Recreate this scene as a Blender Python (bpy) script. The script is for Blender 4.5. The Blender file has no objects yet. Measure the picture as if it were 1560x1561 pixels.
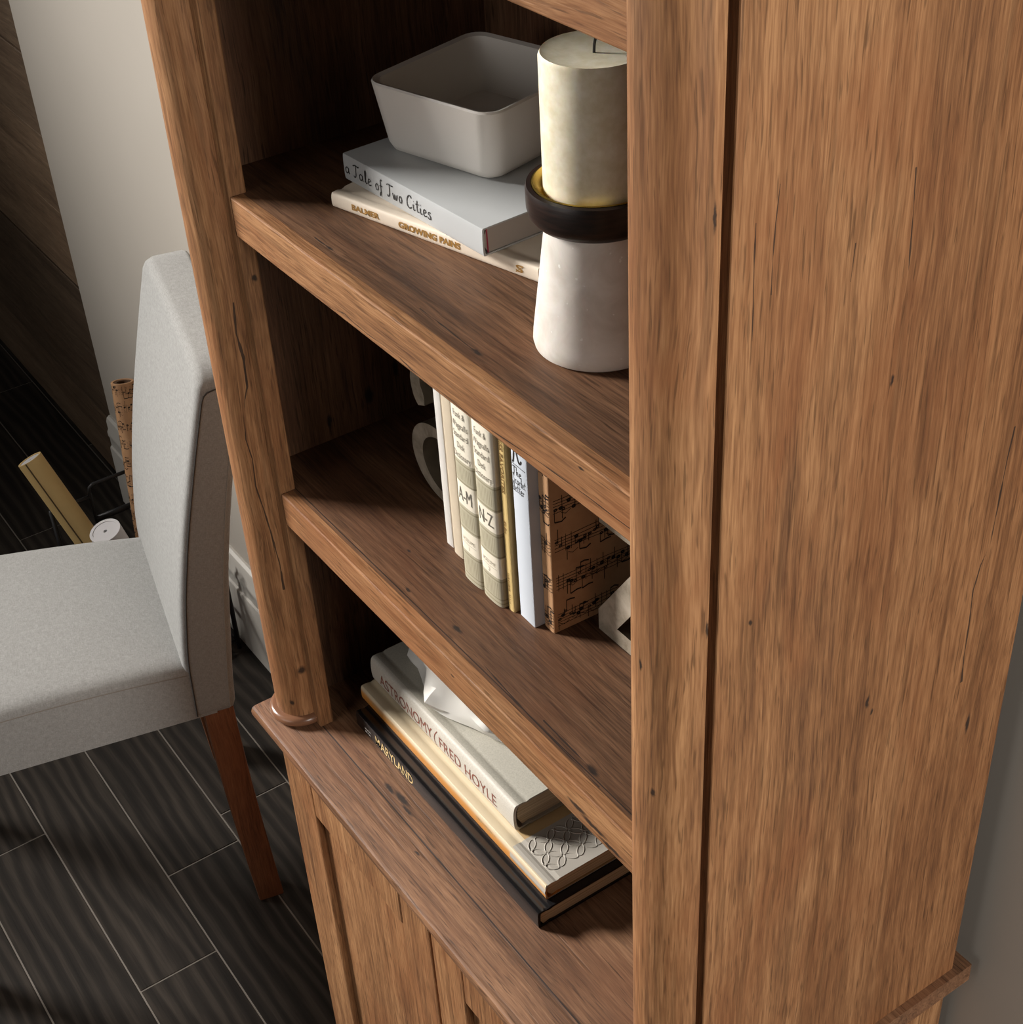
import bpy, bmesh, math, random
from mathutils import Vector, Matrix
random.seed(7)
S = bpy.context.scene
COL = S.collection
R = math.radians

# ------------------------------------------------------------------ camera
cam_d = bpy.data.cameras.new('camera'); cam = bpy.data.objects.new('camera', cam_d); COL.objects.link(cam)
yaw, pit, rol = R(147.62), R(-36.563), R(-3.6335)
fw = Vector((math.cos(pit)*math.cos(yaw), math.cos(pit)*math.sin(yaw), math.sin(pit)))
sd = fw.cross(Vector((0, 0, 1))).normalized(); up = sd.cross(fw)
s2 = sd*math.cos(rol)+up*math.sin(rol); u2 = -sd*math.sin(rol)+up*math.cos(rol)
M = Matrix((s2, u2, -fw)).transposed().to_4x4(); M.translation = Vector((.8122, -.7466, 1.8564))
cam.matrix_world = M
cam_d.sensor_fit = 'HORIZONTAL'; cam_d.sensor_width = 36; cam_d.lens = 36*2367.3/1560
cam_d.clip_start = .02; cam_d.clip_end = 60
S.camera = cam

# ------------------------------------------------------------------ light
W = bpy.data.worlds.new('room_ambient'); S.world = W; W.use_nodes = True
bg = W.node_tree.nodes['Background']; bg.inputs[0].default_value = (1.0, .95, .9, 1); bg.inputs[1].default_value = .035
def area(name, loc, target, sx, sy, power, color):
    d = bpy.data.lights.new(name, 'AREA'); d.shape = 'RECTANGLE'; d.size = sx; d.size_y = sy; d.energy = power; d.color = color
    o = bpy.data.objects.new(name, d); COL.objects.link(o); o.location = loc
    o.rotation_euler = (Vector(target)-Vector(loc)).to_track_quat('-Z', 'Y').to_euler()
    return o
k = area('key_light_left', (-3.5, -2.55, 2.9), (-.1, -.25, 1.05), 1.0, 1.0, 34, (1, .955, .90)); k.data.spread = R(48)  # unseen key lamp, no window; spread narrowed so the left wall darkens
area('side_fill_right', (2.6, -.42, 2.0), (.3, -.2, 1.15), .5, 1.2, 54, (1, .95, .89))  # unseen fill lamp, placed to light the side panel but miss the interior
area('room_fill', (.1, -3.5, 1.9), (-.2, -.2, .9), 2.0, 1.8, 19, (1, .96, .92))
S.view_settings.view_transform = 'Standard'; S.view_settings.look = 'None'
S.view_settings.exposure = 0.0; S.view_settings.gamma = 1.0; S.view_settings.use_curve_mapping = False

# ------------------------------------------------------------------ helpers
def srgb(r, g, b):
    f = lambda c: (c/255/12.92) if c/255 <= .04045 else ((c/255+.055)/1.055)**2.4
    return (f(r), f(g), f(b), 1)
def tag(o, label=None, cat=None, group=None, kind=None):
    if label: o['label'] = label
    if cat: o['category'] = cat
    if group: o['group'] = group
    if kind: o['kind'] = kind
    return o
def thing(name, label, cat, loc=(0, 0, 0), mat=None, group=None):
    o = bpy.data.objects.new(name, None); COL.objects.link(o); o.empty_display_size = .05
    if mat is not None: o.matrix_world = mat
    else: o.location = loc
    return tag(o, label, cat, group)
def fin(name, bm, mat, parent=None, world=False, smooth=False, mats=None):
    """link a bmesh as one mesh object; world=True means its coordinates are world coordinates"""
    if parent is not None and world:
        bm.transform(TR[parent.name].inverted())
    bmesh.ops.recalc_face_normals(bm, faces=bm.faces)
    me = bpy.data.meshes.new(name); bm.to_mesh(me); bm.free()
    for m in (mats or [mat]): me.materials.append(m)
    if smooth:
        for p in me.polygons: p.use_smooth = True
        if smooth is not True: me.set_sharp_from_angle(angle=R(smooth))
    o = bpy.data.objects.new(name, me); COL.objects.link(o)
    if parent is not None: o.parent = parent
    return o
TR = {}
def reg(o, m=None):
    TR[o.name] = m if m is not None else Matrix.Translation(o.location); return o
def add_box(bm, x0, x1, y0, y1, z0, z1, bev=0, seg=2):
    r = bmesh.ops.create_cube(bm, size=1.0)
    vs = r['verts']
    for v in vs:
        v.co = Vector((x0+(v.co.x+.5)*(x1-x0), y0+(v.co.y+.5)*(y1-y0), z0+(v.co.z+.5)*(z1-z0)))
    if bev:
        es = list({e for v in vs for e in v.link_edges})
        bmesh.ops.bevel(bm, geom=es, offset=bev, segments=seg, affect='EDGES', profile=.5)
def box(*a, **k):
    bm = bmesh.new(); add_box(bm, *a, **k); return bm
def add_prism(bm, pts, d0, d1, axis='y'):
    """pts: closed 2D outline; extruded from d0 to d1 along axis ('y': (x,z), 'z': (x,y), 'x': (y,z))"""
    def P(p, d):
        return {'y': (p[0], d, p[1]), 'z': (p[0], p[1], d), 'x': (d, p[0], p[1])}[axis]
    a = [bm.verts.new(P(p, d0)) for p in pts]; b = [bm.verts.new(P(p, d1)) for p in pts]
    n = len(pts)
    for i in range(n): bm.faces.new((a[i], a[(i+1) % n], b[(i+1) % n], b[i]))
    bm.faces.new(a); bm.faces.new(b[::-1])
def add_lathe(bm, prof, c=(0, 0), n=64, closed=False):
    rings = []
    for r, z in prof:
        rings.append([bm.verts.new((c[0]+r*math.cos(2*math.pi*i/n), c[1]+r*math.sin(2*math.pi*i/n), z)) for i in range(n)] if r > 1e-6 else [bm.verts.new((c[0], c[1], z))])
    pr = list(zip(rings, rings[1:])) + ([(rings[-1], rings[0])] if closed else [])
    for a, b in pr:
        for i in range(n):
            j = (i+1) % n
            if len(a) == 1 and len(b) == 1: continue
            if len(a) == 1: bm.faces.new((a[0], b[j], b[i]))
            elif len(b) == 1: bm.faces.new((a[i], a[j], b[0]))
            else: bm.faces.new((a[i], a[j], b[j], b[i]))
def add_tube(bm, pts, r, n=10):
    pts = [Vector(p) for p in pts]; rings = []
    for i, p in enumerate(pts):
        t = (pts[min(i+1, len(pts)-1)]-pts[max(i-1, 0)]).normalized()
        a = t.cross(Vector((0, 0, 1)))
        if a.length < 1e-4: a = t.cross(Vector((1, 0, 0)))
        a.normalize(); b = t.cross(a)
        rr = r[i] if isinstance(r, (list, tuple)) else r
        rings.append([bm.verts.new(p+a*rr*math.cos(2*math.pi*k/n)+b*rr*math.sin(2*math.pi*k/n)) for k in range(n)])
    for A, B in zip(rings, rings[1:]):
        for k in range(n): bm.faces.new((A[k], A[(k+1) % n], B[(k+1) % n], B[k]))
    bm.faces.new(rings[0]); bm.faces.new(rings[-1][::-1])
def add_ribbon(bm, pts, w, mapper):
    """flat stroke along 2D pts with width w, mapped to 3D"""
    pts = [Vector((p[0], p[1])) for p in pts]; L = []
    for i, p in enumerate(pts):
        t = pts[min(i+1, len(pts)-1)]-pts[max(i-1, 0)]
        if t.length < 1e-9: t = Vector((1, 0))
        t.normalize(); nn = Vector((-t.y, t.x))*w/2
        L.append((bm.verts.new(mapper(*(p+nn))), bm.verts.new(mapper(*(p-nn)))))
    for (a, b), (c, d) in zip(L, L[1:]): bm.faces.new((a, b, d, c))
def smoothpath(pts, k=4):
    """Catmull-Rom through 2D points"""
    out = []; n = len(pts)
    for i in range(n-1):
        p0, p1, p2, p3 = pts[max(i-1, 0)], pts[i], pts[i+1], pts[min(i+2, n-1)]
        for s in range(k):
            t = s/k
            out.append(tuple(.5*((2*p1[a])+(-p0[a]+p2[a])*t+(2*p0[a]-5*p1[a]+4*p2[a]-p3[a])*t*t+(-p0[a]+3*p1[a]-3*p2[a]+p3[a])*t**3) for a in range(len(p1))))
    out.append(tuple(pts[-1])); return out

# ------------------------------------------------------------------ materials
class NT:
    def __init__(s, name):
        s.m = bpy.data.materials.new(name); s.m.use_nodes = True; s.t = s.m.node_tree; s.n = s.t.nodes; s.b = s.n['Principled BSDF']
    def new(s, typ, **k):
        o = s.n.new(typ)
        for a, v in k.items(): setattr(o, a, v)
        return o
    def link(s, a, b): s.t.links.new(a, b)
    def math(s, op, a, b=None, c=None):
        o = s.new('ShaderNodeMath', operation=op)
        for i, v in enumerate((a, b, c)):
            if v is None: continue
            if isinstance(v, (int, float)): o.inputs[i].default_value = v
            else: s.link(v, o.inputs[i])
        return o.outputs[0]
    def noise(s, vec, scale, detail=4, rough=.55, dist=0):
        o = s.new('ShaderNodeTexNoise'); o.inputs['Scale'].default_value = scale; o.inputs['Detail'].default_value = detail
        o.inputs['Roughness'].default_value = rough; o.inputs['Distortion'].default_value = dist; s.link(vec, o.inputs['Vector']); return o.outputs['Fac']
    def mapping(s, vec, scale=(1, 1, 1), loc=(0, 0, 0), rot=(0, 0, 0)):
        o = s.new('ShaderNodeMapping'); o.inputs['Scale'].default_value = scale; o.inputs['Location'].default_value = loc; o.inputs['Rotation'].default_value = rot
        s.link(vec, o.inputs['Vector']); return o.outputs[0]
    def ramp(s, fac, stops, interp='LINEAR'):
        o = s.new('ShaderNodeValToRGB'); o.color_ramp.interpolation = interp; e = o.color_ramp.elements
        while len(e) < len(stops): e.new(.5)
        for i, (p, c) in enumerate(stops):
            e[i].position = p; e[i].color = c if len(c) == 4 else (*c, 1)
        s.link(fac, o.inputs[0]); return o.outputs[0]
    def mix(s, fac, a, b, mode='MIX'):
        o = s.new('ShaderNodeMix', data_type='RGBA', blend_type=mode)
        if isinstance(fac, (int, float)): o.inputs[0].default_value = fac
        else: s.link(fac, o.inputs[0])
        for i, v in ((6, a), (7, b)):
            if isinstance(v, (tuple, list)): o.inputs[i].default_value = v if len(v) == 4 else (*v, 1)
            else: s.link(v, o.inputs[i])
        return o.outputs[2]
    def bump(s, h, strength, dist=.001):
        o = s.new('ShaderNodeBump'); o.inputs['Strength'].default_value = strength; o.inputs['Distance'].default_value = dist
        s.link(h, o.inputs['Height']); s.link(o.outputs[0], s.b.inputs['Normal'])
    def obj(s): return s.new('ShaderNodeTexCoord').outputs['Object']
    def pos(s): return s.new('ShaderNodeNewGeometry').outputs['Position']

MEMO = {}
def plain(name, col, rough=.6, metal=0, spec=.5, noise=None, bump=0):
    if name in MEMO: return MEMO[name]
    t = NT(name); t.b.inputs['Roughness'].default_value = rough; t.b.inputs['Metallic'].default_value = metal
    t.b.inputs['Specular IOR Level'].default_value = spec
    if noise:
        sc, amt = noise; v = t.obj(); f = t.noise(v, sc, 5, .6)
        c2 = tuple(c*(1-amt) for c in col[:3])+(1,); c3 = tuple(min(1, c*(1+amt*.6)) for c in col[:3])+(1,)
        t.link(t.ramp(f, [(.3, c2), (.7, c3)]), t.b.inputs['Base Color'])
        if bump: t.bump(f, bump)
    else: t.b.inputs['Base Color'].default_value = col
    MEMO[name] = t.m; return t.m

def wood(name, axis, light, mid, dark, marks=(), seams=(), seed=0, gloss=.42, streak=1.0, boards=None, redness=.5, cracks=()):
    """rustic oak print, grain along axis. marks: (centre, radii) of dark knots and cracks; seams: (axis index, value, half width)"""
    t = NT(name); p = t.pos(); off = (seed*1.37, seed*2.11, seed*.73)
    def st(along, across): return tuple(along if i == axis else across for i in range(3))
    wob = t.noise(t.mapping(p, st(3.2, 7), off), 1, 3, .5)
    wv = t.new('ShaderNodeVectorMath', operation='MULTIPLY_ADD')
    cmb = t.new('ShaderNodeCombineXYZ')
    for i in range(3):
        if i != axis: t.link(wob, cmb.inputs[i])
    t.link(cmb.outputs[0], wv.inputs[0]); wv.inputs[1].default_value = (.018,)*3; t.link(p, wv.inputs[2])
    q = wv.outputs[0]
    broad = t.noise(t.mapping(q, st(1.6, 17), off), 1, 5, .6, .4)
    fine = t.noise(t.mapping(q, st(14, 330), off), 1, 4, .65)
    mid_n = t.noise(t.mapping(q, st(4, 85), off), 1, 4, .6)
    pore = t.noise(t.mapping(q, st(5.5, 120), (off[1], off[2], off[0])), 1, 3, .5)
    blot = t.noise(t.mapping(p, st(5, 11), (off[2]+4, off[0], off[1])), 1, 4, .6, .5)
    fib = t.noise(t.mapping(q, st(40, 900), off), 1, 2, .5)
    v = t.math('ADD', t.math('MULTIPLY', broad, .40), t.math('ADD', t.math('MULTIPLY', fine, .36), t.math('ADD', t.math('MULTIPLY', mid_n, .22), t.math('MULTIPLY', fib, .24))))
    col = t.ramp(v, [(.47, dark), (.605, mid), (.74, light)])
    red = tuple(c*k for c, k in zip(mid[:3], (.95, .72, .62)))+(1,)
    col = t.mix(t.math('MULTIPLY', t.ramp(blot, [(.48, (0, 0, 0)), (.72, (1, 1, 1))]), redness), col, red)
    strk = t.ramp(pore, [(.585, (0, 0, 0)), (.66, (1, 1, 1))])
    tick = t.ramp(t.noise(t.mapping(q, st(30, 520), (off[2], off[1], off[0])), 1, 2, .5), [(.60, (0, 0, 0)), (.68, (1, 1, 1))])
    dk = tuple(c*.34 for c in mid[:3])+(1,)
    col = t.mix(t.math('MULTIPLY', strk, .34*streak), col, dk)
    col = t.mix(t.math('MULTIPLY', tick, .60*streak), col, dk)
    if boards:
        bax, edges = boards
        sep = t.new('ShaderNodeSeparateXYZ'); t.link(p, sep.inputs[0])
        for val, k in edges:
            g = t.math('GREATER_THAN', t.math('ADD', sep.outputs[bax], t.math('MULTIPLY', wob, .012)), val)
            col = t.mix(g, col, t.mix(1, col, (k, k*.96, k*.93, 1), 'MULTIPLY'))
    black = (.016, .013, .012, 1)
    tot = None
    if marks:
        jn = t.new('ShaderNodeTexNoise'); jn.inputs['Scale'].default_value = 150; jn.inputs['Detail'].default_value = 3; t.link(p, jn.inputs['Vector'])
        jv = t.new('ShaderNodeVectorMath', operation='MULTIPLY_ADD'); t.link(jn.outputs['Color'], jv.inputs[0]); jv.inputs[1].default_value = (.004,)*3
        sh = t.new('ShaderNodeVectorMath', operation='SUBTRACT'); t.link(p, sh.inputs[0]); sh.inputs[1].default_value = (.002,)*3
        t.link(sh.outputs[0], jv.inputs[2])
        for c, r in marks:
            a = t.new('ShaderNodeVectorMath', operation='SUBTRACT'); t.link(jv.outputs[0], a.inputs[0]); a.inputs[1].default_value = c
            b = t.new('ShaderNodeVectorMath', operation='MULTIPLY'); t.link(a.outputs[0], b.inputs[0]); b.inputs[1].default_value = tuple(1/x for x in r)
            l = t.new('ShaderNodeVectorMath', operation='LENGTH'); t.link(b.outputs[0], l.inputs[0])
            mr = t.new('ShaderNodeMapRange'); mr.inputs[1].default_value = .45; mr.inputs[2].default_value = .95; mr.inputs[3].default_value = .88; mr.inputs[4].default_value = 0
            t.link(l.outputs['Value'], mr.inputs[0])
            tot = mr.outputs[0] if tot is None else t.math('MAXIMUM', tot, mr.outputs[0])
    for al, ac, pts, hw in cracks:          # a crack: pts (along, across), its centre line read from a ramp
        sep = t.new('ShaderNodeSeparateXYZ'); t.link(p, sep.inputs[0])
        a0, a1 = min(q_[0] for q_ in pts), max(q_[0] for q_ in pts); c0_, c1_ = min(q_[1] for q_ in pts), max(q_[1] for q_ in pts)
        c1_ = max(c1_, c0_+1e-4)
        f = t.math('DIVIDE', t.math('SUBTRACT', sep.outputs[al], a0), a1-a0)
        cen = t.ramp(f, [((q_[0]-a0)/(a1-a0), ((q_[1]-c0_)/(c1_-c0_),)*3) for q_ in sorted(pts)])
        cen = t.math('ADD', t.math('MULTIPLY', cen, c1_-c0_), c0_)
        wn = t.math('MULTIPLY', t.math('SUBTRACT', t.noise(t.mapping(p, (38, 38, 38)), 1, 2, .5), .30), hw*3)
        g = t.math('LESS_THAN', t.math('ABSOLUTE', t.math('SUBTRACT', sep.outputs[ac], cen)), wn)
        g = t.math('MULTIPLY', g, t.math('LESS_THAN', t.math('ABSOLUTE', t.math('SUBTRACT', f, .5)), .5))
        g = t.math('MULTIPLY', g, .82)
        tot = g if tot is None else t.math('MAXIMUM', tot, g)
    for ax, val, hw in seams:
        sep = t.new('ShaderNodeSeparateXYZ'); t.link(p, sep.inputs[0])
        g = t.math('MULTIPLY', t.math('LESS_THAN', t.math('ABSOLUTE', t.math('SUBTRACT', sep.outputs[ax], val)), hw), .85)
        tot = g if tot is None else t.math('MAXIMUM', tot, g)
    if tot is not None: col = t.mix(tot, col, black)
    t.link(col, t.b.inputs['Base Color'])
    t.link(t.math('ADD', t.math('MULTIPLY', fine, .25), gloss), t.b.inputs['Roughness'])
    t.b.inputs['Specular IOR Level'].default_value = .28
    t.bump(t.math('SUBTRACT', fine, t.math('MULTIPLY', strk, .6)), .35, .0006)
    return t.m

OAK = dict(light=(.45, .238, .110, 1), mid=(.270, .129, .056, 1), dark=(.115, .052, .026, 1))
OAK_SHADED = dict(light=(.225, .117, .062, 1), mid=(.132, .066, .035, 1), dark=(.050, .025, .015, 1))  # OAK darkened for shelf tops and interior, shade put into the colour

# ------------------------------------------------------------------ setting
zT, zM, zU = .7602, 1.0512, 1.3396
# floor: dark wood-look planks with pale joints
grout = plain('grout', srgb(128, 122, 114), .85)
t = NT('dark_plank'); v = t.obj(); oi = t.new('ShaderNodeObjectInfo')
cv = t.new('ShaderNodeCombineXYZ'); t.link(t.math('MULTIPLY', oi.outputs['Random'], 37), cv.inputs[0]); t.link(t.math('MULTIPLY', oi.outputs['Random'], 11), cv.inputs[1])
av = t.new('ShaderNodeVectorMath', operation='ADD'); t.link(v, av.inputs[0]); t.link(cv.outputs[0], av.inputs[1]); v2 = av.outputs[0]
wv = t.new('ShaderNodeTexWave', wave_type='BANDS', bands_direction='Y'); wv.inputs['Scale'].default_value = 9; wv.inputs['Distortion'].default_value = 9; wv.inputs['Detail'].default_value = 3; wv.inputs['Detail Scale'].default_value = .8
t.link(t.mapping(v2, (.35, 1.5, 1)), wv.inputs['Vector'])
fn = t.noise(t.mapping(v2, (9, 240, 1)), 1, 4, .65); br = t.noise(t.mapping(v2, (1.5, 14, 1)), 1, 4, .6)
vv = t.math('ADD', t.math('MULTIPLY', wv.outputs['Fac'], .28), t.math('ADD', t.math('MULTIPLY', fn, .42), t.math('MULTIPLY', br, .4)))
t.link(t.ramp(vv, [(.3, (.009, .007, .0055)), (.55, (.022, .0175, .0138)), (.8, (.052, .042, .033))]), t.b.inputs['Base Color'])
t.b.inputs['Roughness'].default_value = .72; t.b.inputs['Specular IOR Level'].default_value = .22; t.bump(fn, .5, .0008); PLANK = t.m
fl = fin('floor', box(-4.2, 3.2, -3.4, .12, -.05, -.0012), grout); tag(fl, 'dark wood floor planks with thin pale joints', kind='structure')
PL = .92; bm = box(0, PL-.0026, .0013, .1218-.0013, -.004, 0, bev=.0006, seg=1)
plank0 = fin('plank', bm, PLANK, fl)
rowsY = [-.2385+.1218*k for k in range(-11, 3)]
first = True
for i, y in enumerate(rowsY):
    k = round((y+.2385)/.1218)          # -1 is the row from -.36 to -.24
    off = {-1: -.854, -3: -1.056}.get(k, ((k*.37) % 1)*PL)
    x = off - PL*math.ceil((off+3.4)/PL)
    while x < 1.6:
        o = plank0 if first else plank0.copy()
        if not first: COL.objects.link(o)
        first = False; o.parent = fl; o.location = (x, y, 0); x += PL
# wall
t = NT('grey_paint'); v = t.pos(); n = t.noise(v, 2.2, 3, .5); n2 = t.noise(v, 260, 3, .6)
t.link(t.ramp(n, [(.3, srgb(172, 165, 155)), (.7, srgb(179, 172, 162))]), t.b.inputs['Base Color']); t.b.inputs['Roughness'].default_value = .8; t.bump(n2, .08, .0005); PAINT = t.m
WX = -1.838
wall = fin('wall_back', box(WX, 3.2, 0, .12, -.01, 2.9), PAINT); tag(wall, 'plain grey painted wall behind the bookcase', kind='structure')
# baseboard with moulded top
prof = [(0, 0), (-.0165, 0), (-.0165, .132), (-.0155, .136), (-.0125, .139), (-.0125, .158), (-.0145, .162), (-.0145, .172), (-.0115, .178), (-.0115, .196), (-.009, .203), (-.004, .207), (0, .207)]
bm = bmesh.new(); add_prism(bm, [(y, z) for y, z in prof], WX+.004, 3.2, 'x')
bb = fin('baseboard_back', bm, plain('white_trim', srgb(196, 192, 184), .42), smooth=30); tag(bb, 'pale moulded baseboard along the grey wall', kind='structure')
# dark plank-clad wall section, flush, left of the grey wall
clad = fin('wall_clad', box(-4.2, WX-.001, .022, .12, -.01, 2.9), plain('clad_back', (.004, .003, .003, 1), .9)); tag(clad, 'dark brown wall section clad in wide horizontal boards', kind='structure')
cms = [wood('clad_board_%d' % q_, 0, tuple(c*m_ for c in (.17, .115, .072))+(1,), tuple(c*m_ for c in (.115, .075, .045))+(1,), tuple(c*m_ for c in (.060, .038, .023))+(1,), seed=5+q_, gloss=.6, streak=.6, redness=.2) for q_, m_ in enumerate((1.0, 1.45, .72))]
zc = 0; hs = .155; k = 0
while zc < 2.3:
    dy = .0014*((k*7) % 3)
    fin('clad_board', box(-4.2, WX-.002, .014-dy, .023, zc+.001, zc+hs-.001, bev=.0012, seg=1), cms[(k*5+k//2) % 3], clad); zc += hs; k += 1

# ------------------------------------------------------------------ hutch
XI, YS, XC, RC, XO = .2556, -.3100, .2944, .0259, .3203
hz1 = 2.02
side_marks = [((XO, -.1834, 1.3976), (.006, .0018, .0045)), ((XO, -.1724, 1.1499), (.006, .0022, .0075)), ((XO, -.1675, 1.1383), (.006, .0015, .0035)),
              ((XO, -.0652, 1.0665), (.006, .0026, .012)), ((XO, -.2787, 1.2742), (.006, .0016, .0028))]
side_cracks = [(2, 1, [(1.3195, -.0684), (1.2962, -.0706), (1.2666, -.0718), (1.2308, -.0733), (1.2176, -.0793), (1.1975, -.083), (1.1686, -.0815), (1.1394, -.0813), (1.1143, -.0795)], .0010),
               (2, 1, [(1.5223, -.183), (1.4986, -.1814), (1.4761, -.1805), (1.4568, -.1797)], .0008), (2, 1, [(1.5413, -.275), (1.5217, -.2765), (1.5012, -.2772), (1.4832, -.2769)], .0006),
               (2, 1, [(1.5257, -.2891), (1.5052, -.2891), (1.4837, -.2884), (1.4615, -.288)], .0006), (2, 1, [(1.4932, -.2212), (1.4825, -.2218), (1.4716, -.2224)], .0006)]
SIDE = wood('oak_side', 2, seed=1, marks=side_marks, cracks=side_cracks, boards=(1, [(-.1985, .86), (-.118, .93)]), **OAK)
colmarks = [((-.2761, -.3304, .7901), (.0022, .006, .0040)), ((-.2685, -.3170, .8315), (.003, .006, .0065)),
            ((.3202, -.3146, 1.5362), (.004, .0016, .010)), ((.2942, -.3376, 1.2552), (.0016, .006, .005)), ((.3039, -.3359, 1.1572), (.0026, .006, .0045)), ((.3203, -.3115, 1.2859), (.004, .0016, .008))]
col_cracks = [(2, 0, [(1.2425, -.2694), (1.2134, -.2701), (1.189, -.2694), (1.1605, -.2697), (1.1394, -.2723), (1.1073, -.2743), (1.0862, -.2727), (1.0569, -.2736), (1.031, -.2717), (1.0044, -.2705), (.9659, -.2695), (.9352, -.2696)], .00034)]
COLM = wood('oak_column', 2, seed=2, marks=colmarks, cracks=col_cracks, **OAK)
INNER_SHADED = wood('oak_inner_shaded', 2, seed=3, streak=1.3,
             marks=[((-.304, -.1888, 1.0827), (.006, .006, .012)), ((-.304, -.2327, 1.0714), (.006, .003, .010)), ((-.304, -.158, 1.0996), (.006, .004, .012))], **OAK_SHADED)  # interior oak darkened to stand for the shade inside the hutch
CHEEK = wood('oak_cheek', 2, seed=4, redness=.7, **OAK, marks=[((-.2556, -.3031, 1.2651), (.004, .003, .004))])
hut = reg(thing('bookcase_hutch', 'rustic oak bookcase hutch with round front columns and open shelves', 'bookcase', (0, -.17, zT)))
for s in (-1, 1):
    x0, x1 = sorted((s*.3072, s*XO))
    fin('side_panel', box(x0, x1, -.3035, -.028, zT, hz1, bev=.0012, seg=2), SIDE, hut, True)
    # column: half-round front, flat back, closing the groove behind it
    pts = []
    n = 28
    for i in range(n+1):
        a = math.pi+math.pi*i/n
        pts.append((s*XC+RC*math.cos(a), -.313+RC*.95*math.sin(a)))
    pts += [(s*XC+RC, -.3106), (s*XC-RC, -.3106)]
    bm = bmesh.new(); add_prism(bm, pts, zT+.010, hz1, 'z')
    colo = fin('column', bm, COLM, hut, True, smooth=30)
    # round bead under the column
    bm = bmesh.new(); prof = [(RC-.006, 0)]+[(RC+.0005+.0058*math.sin(math.pi*i/10), .0002+.0058*(1-math.cos(math.pi*i/10))) for i in range(11)]+[(RC-.006, .0118)]
    add_lathe(bm, prof, n=64, closed=True)
    bmesh.ops.translate(bm, verts=bm.verts, vec=(s*XC, -.3135, zT))
    geom = bm.verts[:]+bm.edges[:]+bm.faces[:]
    bmesh.ops.bisect_plane(bm, geom=geom, plane_co=(0, -.3045, 0), plane_no=(0, 1, 0), clear_outer=True)
    bd = fin('base_ring', bm, plain('bead_wood', (.21, .100, .055, 1), .26, noise=(30, .15)), None, smooth=40)
    bd.data.transform(Matrix.Translation(hut.location).inverted()); bd.parent = colo
    # dark groove filler between column and panel, then the inner cheek strip
    x0, x1 = sorted((s*(XO-.0125), s*(.2685)))
    fin('groove_strip', box(x0, x1, -.3108, -.300, zT, hz1), CHEEK, hut, True)
    x0, x1 = sorted((s*XI, s*.2695))
    fin('cheek', box(x0, x1, -.3125, -.2975, zT, hz1, bev=.0015, seg=2), CHEEK, hut, True)
    x0, x1 = sorted((s*.2690, s*.3075))
    fin('inner_post', box(x0, x1, -.3005, -.2985, zT, hz1), INNER_SHADED, hut, True)
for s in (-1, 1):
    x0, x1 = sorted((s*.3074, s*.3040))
    fin('inner_shade_liner', box(x0, x1, -.2990, -.0335, zT, hz1), INNER_SHADED, hut, True)  # liner board added to carry the shade-darkened interior oak
fin('back_panel', box(-.3075, .3075, -.034, -.028, zT, hz1), INNER_SHADED, hut, True)
# shelf marks
umarks = [((-.1271, -.294, zU), (.0065, .0020, .006)), ((.0663, -.2925, zU), (.008, .0024, .006)), ((.2065, -.3125, 1.3331), (.004, .004, .0016))]
ucr_t = [(0, 1, [(-.1495, -.2944), (-.1371, -.2945), (-.1271, -.294)], .0006), (0, 1, [(-.0074, -.2905), (.0268, -.2911), (.0525, -.2922), (.0663, -.2925)], .0007)]
ucr_f = [(0, 2, [(-.108, 1.3068), (-.0977, 1.3085), (-.0795, 1.3121), (-.0703, 1.3108), (-.0472, 1.3098), (-.0234, 1.3111), (-.0031, 1.311), (.012, 1.3087), (.0397, 1.309), (.0913, 1.3082), (.1613, 1.3139), (.1833, 1.3148), (.213, 1.316), (.237, 1.316), (.2555, 1.3165)], .0006)]
mmarks = [((-.0035, -.2873, zM), (.0085, .0030, .006)), ((-.0697, -.2926, zM), (.005, .0017, .006)), ((-.1131, -.2647, zM), (.004, .0018, .006)), ((.1837, -.2942, zM), (.009, .0035, .006)),
          ((.0271, -.3125, 1.0378), (.004, .004, .0010)), ((.1896, -.3125, 1.0306), (.016, .004, .0030)), ((.2088, -.3125, 1.0272), (.020, .004, .0030)), ((.2300, -.3125, 1.0230), (.018, .004, .0024))]
mcr_t = [(0, 1, [(.1217, -.2925), (.1566, -.2933), (.1728, -.2936), (.1837, -.2942)], .0009), (0, 1, [(.03, -.293), (.11, -.298), (.2, -.3)], .0006)]
def shelf(z, mk, seed, th=.0335, ct=(), cf=()):
    SH = wood('oak_shelf_top_shaded_%d' % seed, 0, seed=seed, marks=[m for m in mk if m[0][2] == z], cracks=ct, seams=[(1, -.2978, .0005)] if seed == 12 else [], **OAK_SHADED)
    SF = wood('oak_shelf_front_%d' % seed, 0, seed=seed+.5, marks=[m for m in mk if m[0][2] != z], cracks=cf, redness=.6, **OAK)
    x = .3072
    pts = [(-XI+.0005, -.3118), (XI-.0005, -.3118), (XI-.0005, -.2978), (x, -.2978), (x, -.034), (-x, -.034), (-x, -.2978), (-XI+.0005, -.2978)]
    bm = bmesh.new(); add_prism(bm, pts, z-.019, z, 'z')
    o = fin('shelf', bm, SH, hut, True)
    f = fin('shelf_edge', box(-XI+.0005, XI-.0005, -.3125, -.3005, z-th, z+.0002, bev=.0012, seg=2), SF, None)
    f.data.transform(Matrix.Translation(hut.location).inverted()); f.parent = o
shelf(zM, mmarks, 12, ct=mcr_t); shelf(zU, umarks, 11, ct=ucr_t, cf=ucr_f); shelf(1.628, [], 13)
fin('cornice', box(-.345, .345, -.36, -.02, hz1, hz1+.035, bev=.008, seg=3), SIDE, hut, True)

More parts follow.
